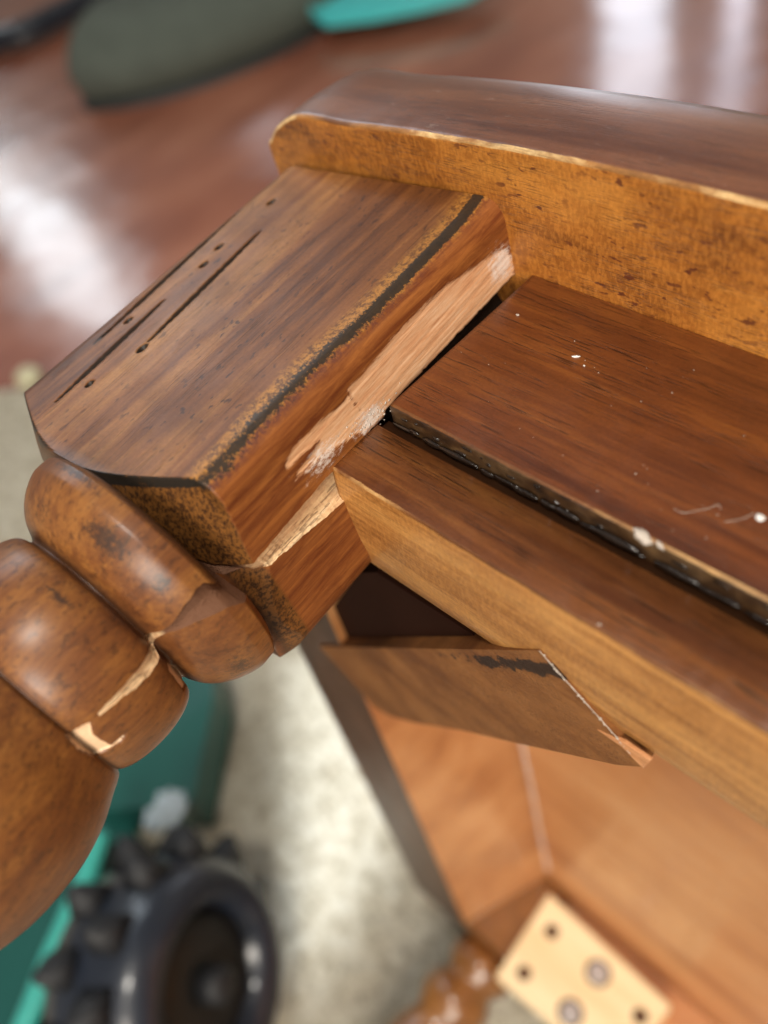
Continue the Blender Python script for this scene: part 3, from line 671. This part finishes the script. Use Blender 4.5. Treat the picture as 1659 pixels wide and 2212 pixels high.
spl = bpy.data.objects.new('splintered_wood', me2); COL.objects.link(spl); me2.materials.append(M_RAWS); me2.polygons.foreach_set('use_smooth', [True]*len(me2.polygons))
set_attr(me2, 'dull', np.clip((Lc[u2]-.0600)/.0015, 0, 1)*np.clip((.0905-Lc[u2])/.0015, 0, 1))
spl.parent = leg
# loose dried-glue crumbs where the apron was glued to the leg
bm = bmesh.new()
for i in range(170):
    p = (random.gauss(795, 30), 0); p = (p[0], 912-(p[0]-795)*.75+random.gauss(0, 13)); q = bp(p, 0, -.0038, RG)
    if q[1] > .03: continue
    s = random.uniform(.00010, .00045)*random.random()**.5; v = bmesh.ops.create_icosphere(bm, subdivisions=1, radius=s)['verts']
    for k_ in v: k_.co = Vector((k_.co.x*.7, k_.co.y*random.uniform(.7, 2), k_.co.z))+Vector((q[0]-.0004, -q[1], q[2]))
cr_ = from_bm('glue_crumbs', bm, M_GLUE, leg, True); tag(cr_, kind='stuff')

# --- far leg at the opposite corner, and its block
Ml = wood('far_leg_wood', (.10, .035, .009), (.22, .085, .02), (.32, .14, .04), stretch=(6, 1, 6), scale=20, rough=.3, coat=.5, mottle=.5)
q = bp((1100, 2118), 2, -.80)
prof2 = [(0, .030), (.012, .034), (.022, .034), (.03, .028), (.036, .026), (.045, .034), (.06, .036), (.075, .030), (.08, .026), (.10, .034), (.13, .037), (.17, .03), (.25, .02), (.6, .014)]
bm = bmesh.new(); rr = []
for (l, r) in prof2:
    rr.append([bm.verts.new(Vector((q[0]-.03+r*math.cos(2*math.pi*k/32), -(q[1]-.006+l), -.80+r*math.sin(2*math.pi*k/32)))) for k in range(32)])
for a, b in zip(rr, rr[1:]):
    for k in range(32): bm.faces.new((a[k], a[(k+1) % 32], b[(k+1) % 32], b[k]))
bm.faces.new(rr[0]); bm.faces.new(rr[-1]); bmesh.ops.recalc_face_normals(bm, faces=bm.faces[:])
fl = from_bm('leg', bm, Ml, table, True); tag(fl, 'turned amber leg at the far corner, unbroken')
box('leg_block', (q[0]-.068, -(q[1]-.008), -.838), (q[0]+.006, .064, -.768), Ml, fl, .006, 3)

# ================================================================ THINGS ON THE FLOOR
# --- grey-green slipper, top left
M_FELT = plain('grey_green_felt', (.115, .135, .11), .9, bump=(160, .004), vary=.35, vs=12)
M_SOLE = plain('dark_rubber_sole', (.022, .024, .022), .6)
zs = FLOOR+.07
sl = empty('slipper', 'grey-green felt slipper with a dark sole lying on the polished floor', 'slipper', W((400, 150), FLOOR))
cp = [W((p[0]+8, p[1]-34), zs) for p in ((205, 145), (240, 142), (300, 134), (380, 112), (460, 82), (540, 45), (620, 0), (720, -60))]
cc = cr(cp, 6)
wid = [W((300, 60), zs)-W((330, 200), zs)]; hw = wid[0].length*.42
rad = [hw*min(1, .62+.5*math.sqrt(i/10)) for i in range(len(cc))]
up_ = tube('upper', cc, rad, M_FELT, None, 24, .62); 
so_ = tube('sole', [p+Vector((0, 0, -hw*.42)) for p in cc], [r*1.06 for r in rad], M_SOLE, None, 24, .34)
for o_ in (up_, so_): o_.parent = sl; o_.matrix_parent_inverse = Matrix.Translation(-sl.location)
# --- black glasses case with a blue sheen, far top left
M_BLK = plain('glossy_black_plastic', (.013, .018, .030), .36, coat=.35)
ca = empty('glasses_case', 'long glossy black case with a bluish sheen at the top left corner', 'case', W((60, 60), FLOOR))
c3 = cr([W(p, FLOOR+.04) for p in ((-60, 95), (20, 78), (70, 60), (110, 40), (165, 12), (225, -26))], 6)
b1 = tube('case_body', c3, [.062]*len(c3), M_BLK, None, 16, .6); b2 = tube('lid_seam', [p+Vector((0, 0, .01)) for p in c3], [.0625]*len(c3), M_SOLE, None, 16, .1)
for o_ in (b1, b2): o_.parent = ca; o_.matrix_parent_inverse = Matrix.Translation(-ca.location)
# --- turquoise plastic lid at the top
M_TEALB = plain('turquoise_plastic', (.09, .62, .62), .35, vary=.1)
lp = [W(p, FLOOR+.06) for p in ((655, -60), (668, 22), (700, 46), (800, 34), (905, 14), (1010, -12), (1100, -60))]
li = empty('plastic_lid', 'turquoise plastic lid beyond the slipper at the top edge', 'lid', W((780, 0), FLOOR))
a1 = prism('lid_panel', lp, Vector((0, 0, -.02)), M_TEALB, None, .004)
rp = [W(p, FLOOR+.066) for p in ((655, 8), (700, 26), (800, 16), (905, -4), (1000, -30))]
a2 = tube('raised_rim', cr(rp, 5), [.008]*21, M_TEALB, None, 8)
for o_ in (a1, a2): o_.parent = li; o_.matrix_parent_inverse = Matrix.Translation(-li.location)
# --- teal storage bin, lower left
M_TEAL = plain('deep_teal_plastic', (.005, .080, .068), .4, vary=.15, coat=.2)
M_TEALR = plain('teal_rim_plastic', (.05, .40, .34), .35, vary=.1)
ZB = FLOOR+.17
bn = empty('storage_bin', 'teal plastic storage bin under the turned leg, holding a black toy wheel', 'storage bin', W((250, 1900), FLOOR))
rimp = [W((470, 1500), ZB), W((437, 1735), ZB-.10), W((215, 1735), ZB)]
def panel(name, pts, th, m):
    o = prism(name, pts, th, m, None, .0015); o.parent = bn; o.matrix_parent_inverse = Matrix.Translation(-bn.location); return o
z1 = FLOOR+.10
panel('side_wall', [W((180, 1440), z1), W((455, 1430), z1), W((462, 1500), z1), W((415, 1738), z1-.02), W((180, 1752), z1-.02)], Vector((0, 0, -.075)), M_TEAL)
panel('bin_floor', [W((-160, 1780), FLOOR+.02), W((260, 1740), FLOOR+.02), W((620, 2400), FLOOR+.02), W((-160, 2500), FLOOR+.02)], Vector((0, 0, -.008)), M_TEAL)
rim = cr([W(p, FLOOR+.16) for p in ((215, 1800), (183, 1900), (148, 1985), (110, 2070), (80, 2150), (48, 2230), (20, 2320))], 6)
r_ = tube('rim', rim, [.0125]*len(rim), M_TEALR, None, 12, .7); r_.parent = bn; r_.matrix_parent_inverse = Matrix.Translation(-bn.location)
wl_ = [p.copy() for p in rim]
bm = bmesh.new(); up1 = [bm.verts.new(p+Vector((0, 0, -.002))) for p in wl_]; dn1 = [bm.verts.new(Vector((p.x+.02, p.y, FLOOR+.02))) for p in wl_]
for i in range(len(wl_)-1): bm.faces.new((up1[i], up1[i+1], dn1[i+1], dn1[i]))
r2 = bmesh.ops.solidify(bm, geom=bm.faces[:], thickness=.004)
wb_ = from_bm('end_wall', bm, M_TEAL, None); wb_.parent = bn; wb_.matrix_parent_inverse = Matrix.Translation(-bn.location)
# --- black toy wheel with tread lugs, standing in the bin
M_TOY = plain('dark_toy_rubber', (.012, .013, .013), .5, coat=.05, vary=.4, vs=30)
M_TOYS = plain('dark_lug_rubber', (.014, .015, .018), .6)
wc = W((365, 2120), FLOOR+.15)
ty = empty('toy_wheel', 'black rubber toy wheel with chunky pointed tread lugs, standing in the teal bin', 'toy wheel', Vector((wc.x, wc.y, FLOOR+.02)))
def adopt(o, r): o.parent = r; o.matrix_parent_inverse = Matrix.Translation(-r.location); return o
pxm = (W((400, 2050), wc.z)-W((500, 2050), wc.z)).length/100
view = (CAM-wc).normalized(); axis = (view*.55+Vector(rw)*.80-Vector(uw)*.05).normalized()
ua = axis.cross(Vector(uw)).normalized(); va = axis.cross(ua)
def lathe(name, prof, m, n=72):
    """prof [(radius, height along axis)]"""
    bm = bmesh.new(); R_ = [[bm.verts.new(wc+axis*h+(ua*math.cos(2*math.pi*k/n)+va*math.sin(2*math.pi*k/n))*r_) for k in range(n)] for r_, h in prof]
    for a_, b_ in zip(R_, R_[1:]):
        for k in range(n): bm.faces.new((a_[k], a_[(k+1) % n], b_[(k+1) % n], b_[k]))
    bm.faces.new(R_[0]); bm.faces.new(R_[-1]); bmesh.ops.recalc_face_normals(bm, faces=bm.faces[:])
    return adopt(from_bm(name, bm, m, None, True), ty)
RO = 238*pxm
lathe('tyre', [(RO*.50, -.055), (RO*.80, -.060), (RO*.95, -.045), (RO, -.02), (RO, .02), (RO*.96, .045), (RO*.84, .064), (RO*.70, .066), (RO*.60, .052), (RO*.54, .030), (RO*.50, .028)], M_BLK)
lathe('side_disc', [(RO*.60, .030), (RO*.55, .046), (RO*.42, .050), (RO*.20, .048), (RO*.10, .048), (.001, .048)], M_TOY)
lathe('hub_cap', [(RO*.16, .050), (RO*.155, .066), (RO*.12, .072), (.001, .074)], M_TOYS)
nl = 12
for k in range(nl):
    for side_ in (-1, 1):
        t_ = 2*math.pi*(k+(.5 if side_ > 0 else 0))/nl; rd = ua*math.cos(t_)+va*math.sin(t_); tg_ = axis.cross(rd)
        bm = bmesh.new(); b0 = wc+rd*RO*.95+axis*.022*side_
        base = [b0+tg_*.019*a_+axis*.018*b_ for a_, b_ in ((-1, -1), (1, -1), (1, 1), (-1, 1))]
        mid = [b0+rd*.020+tg_*(.012*a_+.004)+axis*.012*b_ for a_, b_ in ((-1, -1), (1, -1), (1, 1), (-1, 1))]
        tip = [b0+rd*.034+tg_*(.003*a_+.010)+axis*.006*b_ for a_, b_ in ((-1, -1), (1, -1), (1, 1), (-1, 1))]
        L_ = [[bm.verts.new(p) for p in q_] for q_ in (base, mid, tip)]
        for a_, b_ in zip(L_, L_[1:]):
            for c_ in range(4): bm.faces.new((a_[c_], a_[(c_+1) % 4], b_[(c_+1) % 4], b_[c_]))
        bm.faces.new(L_[0]); bm.faces.new(L_[-1]); bmesh.ops.recalc_face_normals(bm, faces=bm.faces[:])
        bmesh.ops.bevel(bm, geom=bm.edges[:], offset=.002, segments=2, affect='EDGES')
        adopt(from_bm('tread_lug', bm, M_TOYS, None, True), ty)
# --- crumpled white paper at the bin's edge
M_PAP = plain('white_paper', (.42, .50, .55), .7, vary=.1)
bm = bmesh.new(); c = W((358, 1752), FLOOR+.14)
bmesh.ops.create_icosphere(bm, subdivisions=3, radius=1)
for v in bm.verts:
    k = 1+.45*mnoise.noise(v.co*2.4); v.co = Vector((v.co.x*.019*k, v.co.y*.024*k, v.co.z*.014*k))+c
pp = from_bm('crumpled_paper', bm, M_PAP); tag(pp, 'small crumpled white paper between the bin wall and the toy wheel', 'paper')
# --- small pale knob seen past the leg's edge
bm = bmesh.new(); c = W((62, 815), FLOOR+.03); bmesh.ops.create_uvsphere(bm, u_segments=20, v_segments=12, radius=.026)
for v in bm.verts: v.co = Vector((v.co.x, v.co.y, v.co.z*.8))+c
tag(from_bm('pale_ball', bm, plain('pale_yellow_plastic', (.62, .58, .38), .5)), 'small pale yellow ball at the edge of the carpet, left of the leg block', 'ball')
